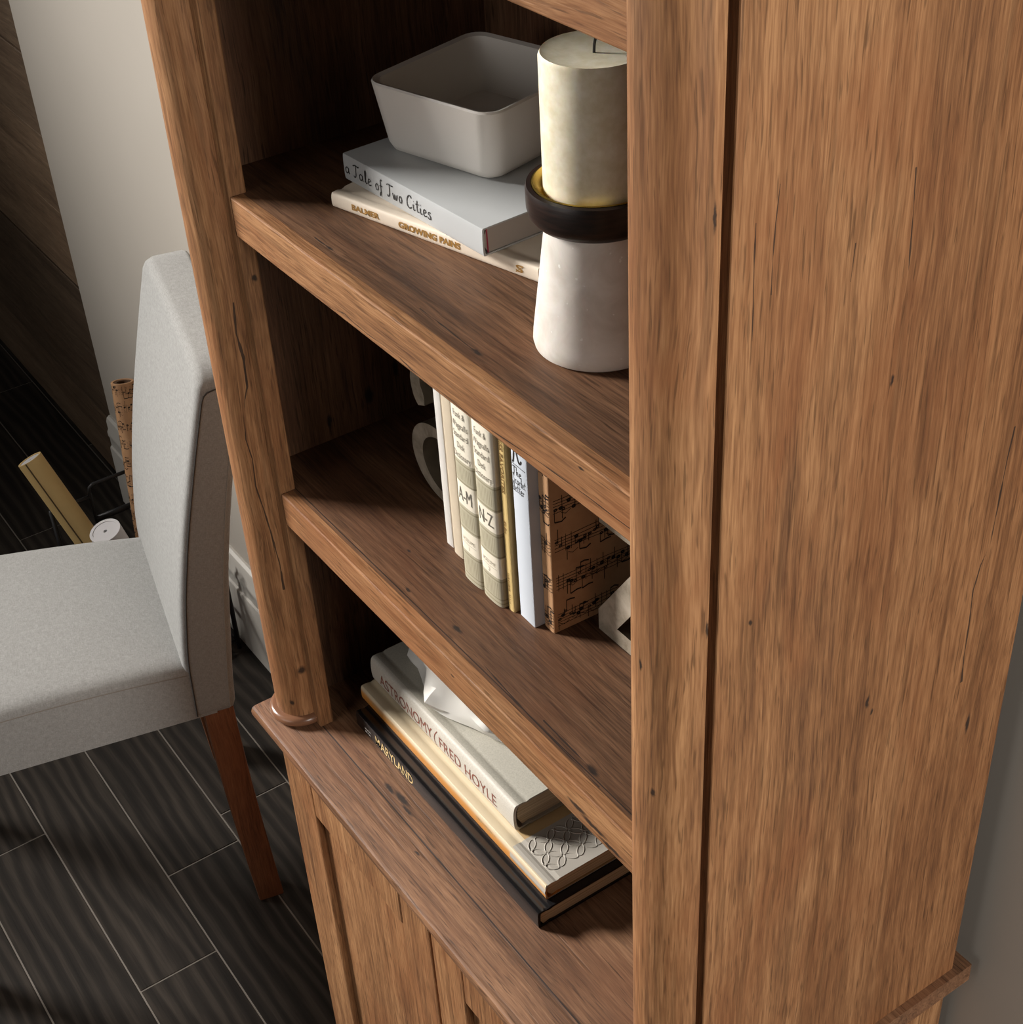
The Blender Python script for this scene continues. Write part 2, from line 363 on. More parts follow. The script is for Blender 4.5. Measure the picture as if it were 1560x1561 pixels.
# ------------------------------------------------------------------ base cabinet
cab = reg(thing('base_cabinet', 'oak base cabinet with framed doors and a wide overhanging top', 'cabinet', (0, -.17, 0)))
TOPM = wood('oak_cabinet_top', 0, seed=21, seams=[(1, -.3098, .0007)], streak=1.2,
            marks=[((-.1423, -.2999, zT), (.012, .0030, .006)), ((-.124, -.2972, zT), (.016, .0042, .006)), ((-.108, -.301, zT), (.012, .002, .006)), ((-.0573, -.3212, zT), (.005, .0015, .006))], light=(.29, .152, .080, 1), mid=(.172, .085, .044, 1), dark=(.072, .034, .019, 1))
FRM = wood('oak_cabinet', 2, seed=22, **OAK)
pr = [(-.012, zT), (-.3515, zT), (-.3545, zT-.0015), (-.3562, zT-.0055), (-.3560, zT-.0095), (-.3540, zT-.0140), (-.3475, zT-.0195), (-.3450, zT-.0205), (-.012, zT-.0205)]
bm = bmesh.new(); add_prism(bm, pr, -.3265, .3265, 'x')
es = [e for e in bm.edges if abs(e.verts[0].co.x-e.verts[1].co.x) < 1e-6 and abs(e.verts[0].co.x) > .3 and e.verts[0].co.y < -.34 and e.verts[1].co.y < -.34]
fin('worktop', bm, TOPM, cab, True, smooth=35)
zb = zT-.0205
fin('carcass', box(-.306, .306, -.330, -.013, .07, zb), FRM, cab, True)
for s in (-1, 1):
    x0, x1 = sorted((s*.309, s*.283))
    fin('corner_post', box(x0, x1, -.3385, -.300, .0, zb, bev=.004, seg=3), FRM, cab, True)
fin('plinth', box(-.300, .300, -.320, -.02, 0, .072), FRM, cab, True)
DM = wood('oak_door', 2, seed=23, **OAK); KN = plain('dark_bronze', (.03, .025, .02, 1), .4, .8)
for s in (-1, 1):
    xa, xb = sorted((s*.2755, s*.0015))
    d = fin('door', box(xa, xb, -.3400, -.3300, .085, zb-.006, bev=.002, seg=2), DM, cab, True)
    def sub(name, bm, m, par, **k):
        o = fin(name, bm, m, None, **k); o.data.transform(Matrix.Translation(cab.location).inverted()); o.parent = par; return o
    w = .052
    sub('stile', box(xa, xa+w, -.3475, -.3395, .085, zb-.006, bev=.002, seg=2), DM, d)
    sub('stile', box(xb-w, xb, -.3475, -.3395, .085, zb-.006, bev=.002, seg=2), DM, d)
    sub('rail', box(xa+w, xb-w, -.3475, -.3395, .085, .085+w, bev=.002, seg=2), DM, d)
    sub('rail', box(xa+w, xb-w, -.3475, -.3395, zb-.006-w, zb-.006, bev=.002, seg=2), DM, d)
    bm = bmesh.new(); add_lathe(bm, [(.0, 0), (.005, 0), (.005, .012), (.013, .016), (.014, .022), (.009, .027), (0, .028)], n=24)
    bm.transform(Matrix.Translation((s*.027, -.347, .5)) @ Matrix.Rotation(R(90), 4, 'X'))
    sub('knob', bm, KN, d, smooth=40)

# ------------------------------------------------------------------ lettering
def text_mesh(txt, size, mapper, width=None, bold=0, align='CENTER', shear=0):
    c = bpy.data.curves.new('lettering', 'FONT'); c.body = txt; c.size = size; c.align_x = align; c.align_y = 'CENTER'; c.shear = shear; c.offset = bold; c.resolution_u = 3; c.extrude = 0
    o = bpy.data.objects.new('lettering', c); COL.objects.link(o)
    dg = bpy.context.evaluated_depsgraph_get(); me = bpy.data.meshes.new_from_object(o.evaluated_get(dg))
    bpy.data.objects.remove(o); bpy.data.curves.remove(c)
    bm = bmesh.new(); bm.from_mesh(me); bpy.data.meshes.remove(me)
    xs = [v.co.x for v in bm.verts]; sx = 1
    if width: sx = width/(max(xs)-min(xs))
    for v in bm.verts: v.co = Vector(mapper(v.co.x*sx, v.co.y))
    return bm
def join(bms):
    out = bmesh.new()
    for b in bms:
        me = bpy.data.meshes.new('tmp'); b.to_mesh(me); b.free(); out.from_mesh(me); bpy.data.meshes.remove(me)
    return out
HAND = {  # handwriting strokes in a unit box, advance last
 'a': ([[(.42, .42), (.25, .5), (.08, .35), (.08, .12), (.22, .02), (.40, .2), (.44, .48), (.42, .15), (.52, .03)]], .58),
 'T': ([[(.02, .86), (.3, .98), (.62, .92), (.75, 1.0)], [(.36, .94), (.34, .5), (.28, .12), (.12, .0), (.02, .1)]], .62),
 'l': ([[(.06, .05), (.2, .4), (.26, .85), (.18, .98), (.12, .7), (.14, .2), (.24, .02), (.36, .12)]], .36),
 'e': ([[(.06, .25), (.28, .32), (.34, .45), (.2, .52), (.08, .36), (.08, .12), (.22, .01), (.42, .12)]], .46),
 'o': ([[(.2, .5), (.06, .3), (.12, .04), (.3, .04), (.38, .28), (.28, .48), (.18, .46)]], .46),
 'f': ([[(.34, .9), (.24, .98), (.16, .8), (.16, .3), (.12, -.2), (.02, -.3), (.06, -.1), (.2, .02)], [(.02, .45), (.36, .5)]], .42),
 'w': ([[(.02, .46), (.08, .06), (.18, .04), (.26, .4), (.3, .06), (.42, .05), (.54, .46)]], .62),
 'C': ([[(.6, .82), (.5, .98), (.28, .9), (.1, .55), (.12, .14), (.34, .0), (.58, .14)]], .68),
 'i': ([[(.06, .46), (.05, .1), (.14, .02), (.24, .1)], [(.12, .68), (.15, .72)]], .28),
 't': ([[(.18, .9), (.14, .3), (.18, .04), (.34, .1)], [(.0, .58), (.36, .64)]], .38),
 's': ([[(.36, .46), (.2, .52), (.1, .38), (.3, .24), (.32, .06), (.14, .0), (.02, .1)]], .44),
 'S': ([[(.52, .84), (.34, .98), (.14, .8), (.3, .54), (.46, .3), (.32, .02), (.06, .1)]], .58),
 'c': ([[(.36, .42), (.2, .5), (.06, .3), (.12, .04), (.38, .08)]], .44),
 'r': ([[(.06, .48), (.08, .02)], [(.08, .3), (.2, .48), (.34, .42)]], .38),
 'h': ([[(.1, .98), (.08, .02)], [(.08, .28), (.24, .48), (.34, .36), (.34, .05), (.44, .06)]], .5),
 'N': ([[(.0, -.1), (.1, .0), (.22, .9), (.3, .7), (.48, .1), (.6, .02), (.72, .2)]], .8),
}
def handwrite(txt, size, mapper, wid=.09, x0=0, gap=.06):
    bm = bmesh.new(); x = x0
    for ch in txt:
        if ch == ' ': x += .38*size; continue
        st, adv = HAND[ch]
        for s in st:
            P = smoothpath([(x+a*size, b*size) for a, b in s], 4); add_ribbon(bm, P, wid*size, mapper)
        x += (adv+gap)*size
    return bm, x
def hand_fit(txt, width, h, mapper, wid=.1):
    b, x = handwrite(txt, 1, lambda a, c: (a, c, 0)); b.free()
    k = width/x
    return handwrite(txt, 1, lambda a, c: mapper(a*k, c*h), wid)[0]

def blurred_line(width, h, mapper, seed):
    """print too small to read in the photograph: a row of short uneven strokes"""
    bm = bmesh.new(); r_ = random.Random(seed); x = -width/2
    while x < width/2:
        if r_.random() < .84: add_ribbon(bm, [(x, -h/2), (x+h*r_.uniform(-.2, .3), h*r_.uniform(.1, .5))], h*.22, mapper)
        x += h*r_.uniform(.32, .55)
    return bm

# ------------------------------------------------------------------ books
PAGE = None
def page_mat():
    global PAGE
    if PAGE is None:
        t = NT('page_edges'); v = t.obj(); n = t.noise(t.mapping(v, (6, 6, 900)), 1, 3, .6)
        t.link(t.ramp(n, [(.3, srgb(176, 158, 128)), (.7, srgb(222, 208, 180))]), t.b.inputs['Base Color']); t.b.inputs['Roughness'].default_value = .9; PAGE = t.m
    return PAGE
def book(name, label, L, T, D, mat, M, bulge=.003, board=.0016, hinge=True, over=.0015, group=None, pages=None, squared=False):
    """local frame: x along the spine (0..L), y from spine (0) to fore edge (D), z through the thickness (0..T)"""
    root = thing(name, label, 'book', mat=M, group=group); reg(root, M)
    out = []; n = 14
    if squared:
        r = min(.0012, T*.2)
        out = [(D, 0), (r, 0), (r*.3, r*.3), (0, r), (0, T-r), (r*.3, T-r*.3), (r, T), (D, T)]
    else:
        y0 = bulge
        low = [(D, 0)]; hi = [(D, T)]
        if hinge:
            h = .0011
            low += [(y0+.0125, 0), (y0+.0102, h*.75), (y0+.0085, h), (y0+.0068, h*.75), (y0+.0045, 0)]
            hi += [(y0+.0125, T), (y0+.0102, T-h*.75), (y0+.0085, T-h), (y0+.0068, T-h*.75), (y0+.0045, T)]
        sp = []
        for i in range(n+1):
            a = -math.pi/2+math.pi*i/n
            ca, sa = max(0, math.cos(a)), math.sin(a)
            sp.append((y0-bulge*ca**.6, T/2+T/2*math.copysign(abs(sa)**.8, sa)))
        out = low+sp+hi[::-1]
    bd = board
    inn = [(min(D, y_+bd*1.3) if y_ < .02 else y_, T/2+(z_-T/2)*(T-2*bd)/T) for y_, z_ in out]
    bm = bmesh.new(); m = len(out); R4 = [[bm.verts.new((x_, p[0], p[1])) for p in pf] for x_ in (0, L) for pf in (out, inn)]
    for i in range(m-1):
        bm.faces.new((R4[0][i], R4[0][i+1], R4[2][i+1], R4[2][i])); bm.faces.new((R4[1][i], R4[3][i], R4[3][i+1], R4[1][i+1]))
        bm.faces.new((R4[0][i], R4[1][i], R4[1][i+1], R4[0][i+1])); bm.faces.new((R4[2][i], R4[2][i+1], R4[3][i+1], R4[3][i]))
    for i in (0, m-1): bm.faces.new((R4[0][i], R4[2][i], R4[3][i], R4[1][i]))
    cov = fin('cover', bm, mat, root, smooth=32)
    bm = bmesh.new(); o = over
    pp = [(D-.003, bd*.9), (bulge+.0045, bd*.9), (bulge*.6+bd*1.3, T*.32), (bulge*.5+bd*1.2, T*.5), (bulge*.6+bd*1.3, T*.68), (bulge+.0045, T-bd*.9), (D-.003, T-bd*.9), (D-.0055, T*.5)]
    add_prism(bm, pp, o, L-o, 'x'); fin('pages', bm, pages or page_mat(), root, smooth=40)
    return root, cov
def lie(x, y, z, ang=0): return Matrix.Translation((x, y, z)) @ Matrix.Rotation(R(ang), 4, 'Z')
def stand(x_right, y, z, yaw=0, lean=0):
    return Matrix.Translation((x_right, y, z)) @ Matrix.Rotation(R(yaw), 4, 'Z') @ Matrix.Rotation(R(lean), 4, 'Y') @ Matrix(((0, 0, -1, 0), (0, 1, 0, 0), (1, 0, 0, 0), (0, 0, 0, 1)))
def put(name, bm, m, par, label=None):
    o = fin(name, bm, m, par)
    if name == 'music_print': o['kind'] = 'stuff'
    if label: o['label'] = label
    return o
ink = plain('black_ink', srgb(38, 36, 36), .6); gold = plain('gold_foil', srgb(176, 134, 70), .4, .3)

# --- upper shelf: cream book lying under a silver-grey one
M1 = lie(-.1860, -.2588, zU+.0002, 14)
cream = plain('cream_cloth', srgb(236, 222, 203), .62, noise=(35, .06))
bk, cv_ = book('cream_book', 'slim cream book lying flat with gold lettering on its spine', .209, .0118, .145, cream, M1, bulge=.0028)
def spine(T, bulge, h, yo=-.00025):   # text along the spine of a lying book: (along, up) -> local
    def f(u, v, h=h, T=T, bulge=bulge):
        z = h+v; s = max(-1, min(1, (z-T/2)/(T/2))); ca = max(0, 1-abs(s)**(2/.8))**.5
        return (u, bulge-bulge*ca**.6+yo, z)
    return f
b1 = text_mesh('BALMER', .0062, lambda u, v: spine(.0118, .0028, .0062)(u+.037, v), .030, .00025)
b2 = text_mesh('GROWING PAINS', .0066, lambda u, v: spine(.0118, .0028, .0062)(u+.104, v), .063, .0003)
b3 = text_mesh('S', .0075, lambda u, v: spine(.0118, .0028, .0062)(u+.192, v), .007, .0002)
b4 = bmesh.new(); add_ribbon(b4, [(.1885, -.003), (.1955, .003)], .0006, lambda u, v: spine(.0118, .0028, .0062, -.0004)(u, v))
for b_ in (b1, b2, join([b3, b4])): put('lettering', b_, gold, cv_)
zB = zU+.0122
M2 = lie(-.2005, -.2375, zB, 3.2)
silver = plain('silver_jacket', srgb(186, 189, 190), .36, noise=(8, .05))
bk, cv_ = book('silver_grey_book', 'silver grey book lying flat on the cream one, handwritten title on its spine', .179, .0212, .135, silver, M2, bulge=.0012, hinge=False, board=.0012, pages=plain('grey_pages', srgb(178, 168, 160), .85))
put('lettering', hand_fit('a Tale of Two Cities', .116, .0105, lambda u, v: (u+.002, -.0003+.0002*0, v+.0062), .085), ink, cv_)
bm = bmesh.new()
for s in (0,): add_ribbon(bm, [(.0052, .0012), (.0048, .0200)], .0012, lambda y, z: (.1778, y, z))
put('head_band', bm, plain('red_band', srgb(170, 52, 80), .7), bk, 'thin crimson stripe at the end of the page block')
# white ceramic dish on the silver book
dm = Matrix.Translation((-.0775, -.1795, zB+.0214)) @ Matrix.Rotation(R(15), 4, 'Z')
bm = bmesh.new()
def rrect(hx, hy, r, z, cx, cy, n=6):
    out = []
    for sx, sy, a0 in ((1, -1, -90), (1, 1, 0), (-1, 1, 90), (-1, -1, 180)):
        for i in range(n+1):
            a = R(a0+90*i/n); out.append((cx+sx*(hx-r)+r*math.cos(a), cy+sy*(hy-r)+r*math.sin(a), z))
    return out
def loft(bm, loops, cap0=True, cap1=True):
    V = [[bm.verts.new(p) for p in l] for l in loops]
    for a, b in zip(V, V[1:]):
        n = len(a)
        for i in range(n): bm.faces.new((a[i], a[(i+1) % n], b[(i+1) % n], b[i]))
    if cap0: bm.faces.new(V[0][::-1])
    if cap1: bm.faces.new(V[-1])
cxx, cyy = -.055, .055
loft(bm, [rrect(.050, .050, .010, 0, cxx, cyy), rrect(.0545, .0545, .013, .002, cxx, cyy), rrect(.0575, .0575, .015, .008, cxx, cyy), rrect(.064, .064, .016, .055, cxx, cyy), rrect(.063, .063, .015, .0565, cxx, cyy), rrect(.059, .059, .013, .055, cxx, cyy), rrect(.054, .054, .012, .012, cxx, cyy)])
d = fin('white_dish', bm, plain('white_glaze', srgb(238, 233, 226), .3, noise=(12, .02)), smooth=40); d.matrix_world = dm
tag(d, 'white glazed square dish standing on the silver grey book', 'dish')
# candle holder
cx, cy = .1044, -.2214
ch = reg(thing('candle_holder', 'white marble cone candle holder with a dark wooden cup', 'candle holder', (cx, cy, zU)))
t = NT('marble'); v = t.obj(); n1 = t.noise(v, 38, 5, .6, .5); n2 = t.new('ShaderNodeTexVoronoi'); n2.inputs['Scale'].default_value = 420; t.link(v, n2.inputs['Vector'])
c = t.ramp(n1, [(.3, srgb(208, 200, 190)), (.55, srgb(226, 220, 212)), (.75, srgb(236, 231, 225))])
c = t.mix(t.ramp(t.noise(v, 190, 2, .5), [(.70, (0, 0, 0)), (.74, (1, 1, 1))]), c, srgb(246, 243, 238))
t.link(c, t.b.inputs['Base Color']); t.b.inputs['Roughness'].default_value = .48; t.b.inputs['Subsurface Weight'].default_value = .05; MARB = t.m
bm = bmesh.new(); add_lathe(bm, [(0, 0), (.0405, 0), (.0424, .0015), (.0432, .005), (.0428, .010), (.0325, .089), (0, .089)]); fin('marble_base', bm, MARB, ch, smooth=30)
t = NT('ebony'); v = t.obj(); n1 = t.noise(t.mapping(v, (60, 60, 500)), 1, 4, .6); t.link(t.ramp(n1, [(.3, (.006, .004, .0035)), (.75, (.030, .014, .010))]), t.b.inputs['Base Color']); t.b.inputs['Roughness'].default_value = .38; t.bump(n1, .3, .0005); EB = t.m
bm = bmesh.new(); add_lathe(bm, [(0, .0882), (.037, .0882), (.0395, .0895), (.0425, .0935), (.0438, .098), (.0440, .1095), (.0432, .1125), (.0405, .1130), (.0395, .1115), (.0392, .106), (0, .106)]); fin('wooden_cup', bm, EB, ch, smooth=30)
bm = bmesh.new(); add_lathe(bm, [(.0325, .1065), (.0385, .1068), (.0392, .1105), (.0398, .1132), (.0388, .1136), (.0372, .1105), (.0345, .1088), (.0325, .1085)], closed=True); fin('brass_liner', bm, plain('brass', srgb(205, 176, 92), .25, .9), ch, smooth=40)
t = NT('candle_wax'); v = t.obj(); n1 = t.noise(v, 90, 4, .6); t.link(t.ramp(n1, [(.35, srgb(222, 212, 182)), (.65, srgb(240, 233, 212))]), t.b.inputs['Base Color']); t.b.inputs['Roughness'].default_value = .5
t.b.inputs['Subsurface Weight'].default_value = .25; t.b.inputs['Subsurface Radius'].default_value = (.01, .006, .003); WAX = t.m
can = reg(thing('pillar_candle', 'thick cream pillar candle standing in the candle holder', 'candle', (cx, cy, zU+.1068)))
bm = bmesh.new(); add_lathe(bm, [(0, 0), (.0315, 0), (.0328, .0015), (.0328, .085), (.0316, .0875), (.028, .0865), (0, .085)]); fin('wax_body', bm, WAX, can, smooth=30)
bm = bmesh.new(); add_tube(bm, [(0, 0, .084), (.0006, 0, .090), (.002, 0, .095)], .0009, 6); fin('wick', bm, ink, can)

# --- middle shelf: row of standing books between letter bookends
ZS = zM+.0003
grp = None
mw = plain('white_paper_board', srgb(216, 212, 206), .5, noise=(20, .04))
book('thin_white_book', 'very thin white book standing against the letter a bookend', .206, .0105, .120, mw, stand(-.0928, -.2330, ZS, 0), bulge=.0006, hinge=False, board=.0008, squared=True)
mb = plain('beige_cloth', srgb(196, 182, 160), .7, noise=(60, .06))
book('thin_beige_book', 'thin beige book standing between the white one and volume A-M', .204, .0150, .130, mb, stand(-.0740, -.2352, ZS, 0), bulge=.0022)
def dict_mat(name, bands, T):
    """cream labels and olive panels printed round the spine; x runs up the book"""
    t = NT(name); v = t.obj(); sep = t.new('ShaderNodeSeparateXYZ'); t.link(v, sep.inputs[0]); X, Y, Z = sep.outputs
    olive = srgb(176, 169, 146); olv2 = srgb(138, 131, 106); crm = srgb(230, 222, 204)
    h = t.math('DIVIDE', X, .24)
    st = [(0, (0, 0, 0))]
    b0, b1, b2, b3, b4 = bands
    for a, b in ((b0, b1), (b2, b3), (b4, .2)): st += [(a/.24, (1, 1, 1)), (b/.24, (0, 0, 0))]
    msk = t.ramp(h, st, 'CONSTANT')
    # dark rules next to every label edge
    rule = None
    for q in (.0035, .0075, b0-.0025, b1+.002, b2-.0025, b3+.002, b4-.0025):
        g = t.math('LESS_THAN', t.math('ABSOLUTE', t.math('SUBTRACT', X, q)), .0007); rule = g if rule is None else t.math('MAXIMUM', rule, g)
    ln = t.math('MULTIPLY', t.math('GREATER_THAN', t.math('SINE', t.math('MULTIPLY', Z, 2*math.pi/.0021)), .45), t.math('SUBTRACT', 1, t.math('GREATER_THAN', t.math('ABSOLUTE', t.math('SUBTRACT', Z, T/2)), T*.40)))
    inn = None
    for a, b in ((.009, b0-.005), (b1+.0045, b2-.005), (b3+.0045, b4-.005)):
        g = t.math('MULTIPLY', t.math('GREATER_THAN', X, a), t.math('LESS_THAN', X, b)); inn = g if inn is None else t.math('MAXIMUM', inn, g)
    dk = t.math('MAXIMUM', rule, t.math('MULTIPLY', ln, inn))
    col = t.mix(t.math('MULTIPLY', dk, .75), olive, olv2); col = t.mix(msk, col, crm)
    spn = t.math('LESS_THAN', Y, .0085)
    cl = t.noise(t.mapping(v, (240, 240, 240)), 1, 3, .6)
    cloth = t.ramp(cl, [(.3, srgb(140, 129, 98)), (.7, srgb(156, 146, 116))])
    col = t.mix(spn, cloth, col); t.link(col, t.b.inputs['Base Color']); t.b.inputs['Roughness'].default_value = .7; t.bump(cl, .15, .0004)
    return t.m
def dictionary(name, label, xr, bands, T, ab, vol):
    Mx = stand(xr, -.2460, ZS); bul = .0048
    mt = dict_mat(name+'_print', bands, T)
    rt, cv_ = book(name, label, .232, T, .150, mt, Mx, bulge=bul, board=.002)
    def mp(u, v, h):                     # text across the spine: u runs to world +X = local -z
        z = T/2-u; s = max(-1, min(1, (z-T/2)/(T/2))); ca = max(0, 1-abs(s)**(2/.8))**.5
        return (h+v, bul-bul*ca**.6-.00025, z)
    b0, b1, b2, b3, b4 = bands; L = []
    for i, s in enumerate(('Funk &', 'Wagnalls', 'Standard', 'Desk', 'Dictionary')):
        w = {0: .0155, 1: .0215, 2: .0200, 3: .0105, 4: .0225}[i]
        L.append(text_mesh(s, .0082, lambda u, v, h=b4+.0052+(4-i)*.0096: mp(u, v, h), w))
    put('lettering', join(L), plain('faded_ink', srgb(122, 116, 104), .7), cv_)
    put('lettering', text_mesh(ab, .0185, lambda u, v: mp(u, v, (b2+b3)/2), .0190, 0), plain('grey_ink', srgb(104, 99, 88), .7), cv_)
    L = [text_mesh('VOLUME', .0052, lambda u, v: mp(u, v, b0+.0125), .0180), text_mesh(vol, .0056, lambda u, v: mp(u, v, b0+.0045))]
    L.append(bmesh.new()); add_ribbon(L[-1], [(-.010, 0), (0, 0), (.010, 0)], .0004, lambda u, v: mp(u, v, b0+.0085))
    put('lettering', join(L), plain('pale_ink', srgb(172, 164, 148), .7), cv_)
dictionary('dictionary_volume_one', 'olive dictionary volume with cream spine labels lettered A-M', -.0300, (.0305, .0525, .0765, .0985, .1205), .0283, 'A-M', '1')
dictionary('dictionary_volume_two', 'olive dictionary volume with cream spine labels lettered N-Z', -.0012, (.0285, .0490, .0735, .0945, .1190), .0283, 'N-Z', '2')
my = plain('mustard_cloth', srgb(214, 186, 124), .6, noise=(40, .06))
rt, cv_ = book('thin_yellow_book', 'very thin mustard yellow book beside volume N-Z', .212, .0088, .140, my, stand(.0088, -.2405, ZS), bulge=.0016, board=.0012)
def down(u, v, h, zc): return (h-u, .0016-.0016-.00025, zc-v)
L = [text_mesh('TESS FAVORITES', .0058, lambda u, v: down(u, v, .1430, .0046), .054, .0001)]
put('lettering', join([blurred_line(.012, .0034, lambda u, v: down(u, v, .0830, .0046), 1), blurred_line(.032, .0026, lambda u, v: down(u, v, .0230, .0046), 2)]), plain('brown_ink', srgb(120, 88, 40), .7), cv_)['kind'] = 'stuff'
for b_ in L: put('lettering', b_, plain('brown_ink', srgb(120, 88, 40), .7), cv_)
mp_ = plain('pale_blue_jacket', srgb(198, 205, 214), .5, noise=(9, .04))
rt, cv_ = book('pale_white_book', 'pale blue-white book with a handwritten title between the yellow and the music-print books', .216, .0212, .135, mp_, stand(.0338, -.2378, ZS, -1.5), hinge=False, squared=True, board=.001)
f = lambda h, k: (lambda u, v: (h+v*k, -.00025, .0212-.0022-u))
L = [handwrite('N', .0175, lambda u, v: (.1525+v, -.00025, .0192-u), .10)[0], hand_fit('The', .0125, .0078, lambda u, v: (.1395+v, -.00025, .0196-u), .09), hand_fit('Scarlet', .0175, .0075, lambda u, v: (.1318+v, -.00025, .0198-u), .09), hand_fit('letter', .0150, .0078, lambda u, v: (.1242+v, -.00025, .0196-u), .09)]
L.append(bmesh.new()); add_ribbon(L[-1], [(0, 0), (.0175, 0)], .0006, lambda u, v: (.1490+v, -.00025, .0195-u))
put('lettering', join(L), ink, cv_)
# music print: staves, notes, beams, drawn as thin ink strokes on the paper
def music(u0, u1, v0, v1, mapper, rnd, period=.0365, phase=.004, dens=1.0):
    bm = bmesh.new(); v = v0+phase-period
    def seg(pts, w):
        P = [(max(u0, min(u1, a)), max(v0, min(v1, b))) for a, b in pts]
        if all(abs(P[0][1]-b) < 1e-9 for a, b in P) and len(P) > 1 and (P[0][1] in (v0, v1)): return
        add_ribbon(bm, P, w, mapper)
    while v < v1:
        n = 14; sl = rnd.uniform(-.004, .004)
        for k in range(5):
            y = v+k*.0030
            if v0 < y < v1:
                seg([(u0+(u1-u0)*i/n, y+.0005*math.sin(i*.9+k)+sl*(i/n-.5)*.3) for i in range(n+1)], .00050)
        u = u0+.002
        while u < u1-.003:
            r = rnd.random(); h = v+rnd.choice((0, .0015, .003, .0045, .006, .0075, .009, .012))
            if v0+.002 < h < v1-.002:
                if r < .8:
                    q = [(u+.0013*math.cos(a*math.pi/4), h+.00095*math.sin(a*math.pi/4)) for a in range(9)]
                    seg(q, .0009 if rnd.random() < .5 else .0016)
                    d = rnd.choice((-1, 1)); ln = rnd.uniform(.006, .013); seg([(u+.0011*d, h), (u+.0012*d, h+d*ln)], .00060)
                    if rnd.random() < .4: seg([(u+.0011*d, h+d*ln), (u+.005, h+d*ln+rnd.uniform(-.002, .002)), (u+.009, h+d*ln*.9)], .0013)
                else: seg([(u, v-.002), (u+.0003, v+.014)], .00045)
                if rnd.random() < .3: seg([(u, h-.004), (u+.004, h-.0065), (u+.009, h-.004)], .0005)
            u += rnd.uniform(.0022, .0052)/dens
        v += period
    return bm
t = NT('kraft_music_paper'); v = t.obj(); n1 = t.noise(v, 30, 4, .6); t.link(t.ramp(n1, [(.3, srgb(186, 140, 100)), (.7, srgb(208, 164, 122))]), t.b.inputs['Base Color']); t.b.inputs['Roughness'].default_value = .65; KRAFT = t.m
rt, cv_ = book('music_print_book', 'book wrapped in brown paper printed with black music notes', .214, .0138, .150, KRAFT, stand(.0488, -.2302, ZS, -2.0), bulge=.0015, hinge=False, board=.0015)
rnd = random.Random(3); note_ink = plain('note_ink', srgb(36, 26, 20), .7)
put('music_print', music(.004, .148, .002, .210, lambda u, v: (v, u, -.0002), rnd), note_ink, cv_)
put('music_print', music(.0006, .0135, .002, .210, lambda u, v: (v, (lambda s: .0015-.0015*max(0, 1-abs(s)**2.5)**.3)((.0138-u-.0069)/.0069)-.00025, .0138-u), rnd, phase=.003, dens=1.2), note_ink, cv_)
# letter bookends
t = NT('aged_metal'); v = t.obj(); n1 = t.noise(v, 45, 6, .65, .4); t.link(t.ramp(n1, [(.3, srgb(132, 120, 102)), (.6, srgb(188, 176, 158)), (.8, srgb(212, 202, 186))]), t.b.inputs['Base Color'])
t.b.inputs['Metallic'].default_value = .25; t.link(t.ramp(n1, [(.3, (.55,)*3), (.7, (.32,)*3)]), t.b.inputs['Roughness']); t.bump(n1, .25, .001); METAL = t.m
METAL_SHADED = plain('aged_metal_shaded', srgb(104, 92, 76), .5, .3, noise=(45, .3))  # darker copy of the metal for side faces, shade put into the colour
def shade_sides(o):
    o.data.materials.append(METAL_SHADED)
    for p_ in o.data.polygons: p_.material_index = 0 if p_.normal.y < -.3 else 1
def stroke_outline(pts, ws):
    P = smoothpath([(a, b, w) for (a, b), w in zip(pts, ws)], 6); Lh, Rh = [], []
    for i, (x, y, w) in enumerate(P):
        tx, ty = P[min(i+1, len(P)-1)][0]-P[max(i-1, 0)][0], P[min(i+1, len(P)-1)][1]-P[max(i-1, 0)][1]; l = math.hypot(tx, ty) or 1
        Lh.append((x-ty/l*w/2, y+tx/l*w/2)); Rh.append((x+ty/l*w/2, y-tx/l*w/2))
    return Lh, Rh
def stroke_solid(bm, pts, ws, y0, y1, closed=False):
    Lh, Rh = stroke_outline(pts, ws); n = len(Lh)
    V = [[bm.verts.new((p[0], y, p[1])) for p in side] for y in (y0, y1) for side in (Lh, Rh)]
    for i in range(n-1):
        bm.faces.new((V[0][i], V[0][i+1], V[1][i+1], V[1][i])); bm.faces.new((V[2][i], V[3][i], V[3][i+1], V[2][i+1]))
        bm.faces.new((V[0][i], V[2][i], V[2][i+1], V[0][i+1])); bm.faces.new((V[1][i], V[1][i+1], V[3][i+1], V[3][i]))
    for i in (0, n-1): bm.faces.new((V[0][i], V[1][i], V[3][i], V[2][i]))
def bevel_edges(bm, off, ang=50):
    bm.normal_update()
    es = [e for e in bm.edges if len(e.link_faces) == 2 and e.calc_face_angle() > R(ang)]
    bmesh.ops.bevel(bm, geom=es, offset=off, segments=2, affect='EDGES', profile=.5)
bm = bmesh.new()
ring = [(-.1515+.0395*math.cos(R(a)), .0385+.0328*math.sin(R(a))) for a in range(20, 342, 16)]
stroke_solid(bm, ring, [.010+.0075*max(0, -math.cos(R(a)))**1.5 for a in range(20, 342, 16)], -.204, -.150)
stroke_solid(bm, [(-.1145, .0), (-.1145, .05), (-.1145, .108)], [.017, .017, .017], -.204, -.150)
stroke_solid(bm, [(-.1145, .100), (-.119, .131), (-.135, .150), (-.157, .150), (-.176, .134), (-.1835, .113), (-.1800, .0985), (-.1765, .0895)], [.017, .0165, .013, .011, .0125, .0155, .019, .012], -.204, -.150)
bmesh.ops.translate(bm, verts=bm.verts, vec=(.150, .177, -.0003))
o = fin('letter_bookend', bm, METAL, smooth=40); o.location = (-.150, -.177, zM+.0008); tag(o, 'aged metal bookend shaped like a lower-case letter a', 'bookend'); shade_sides(o)
bm = bmesh.new()
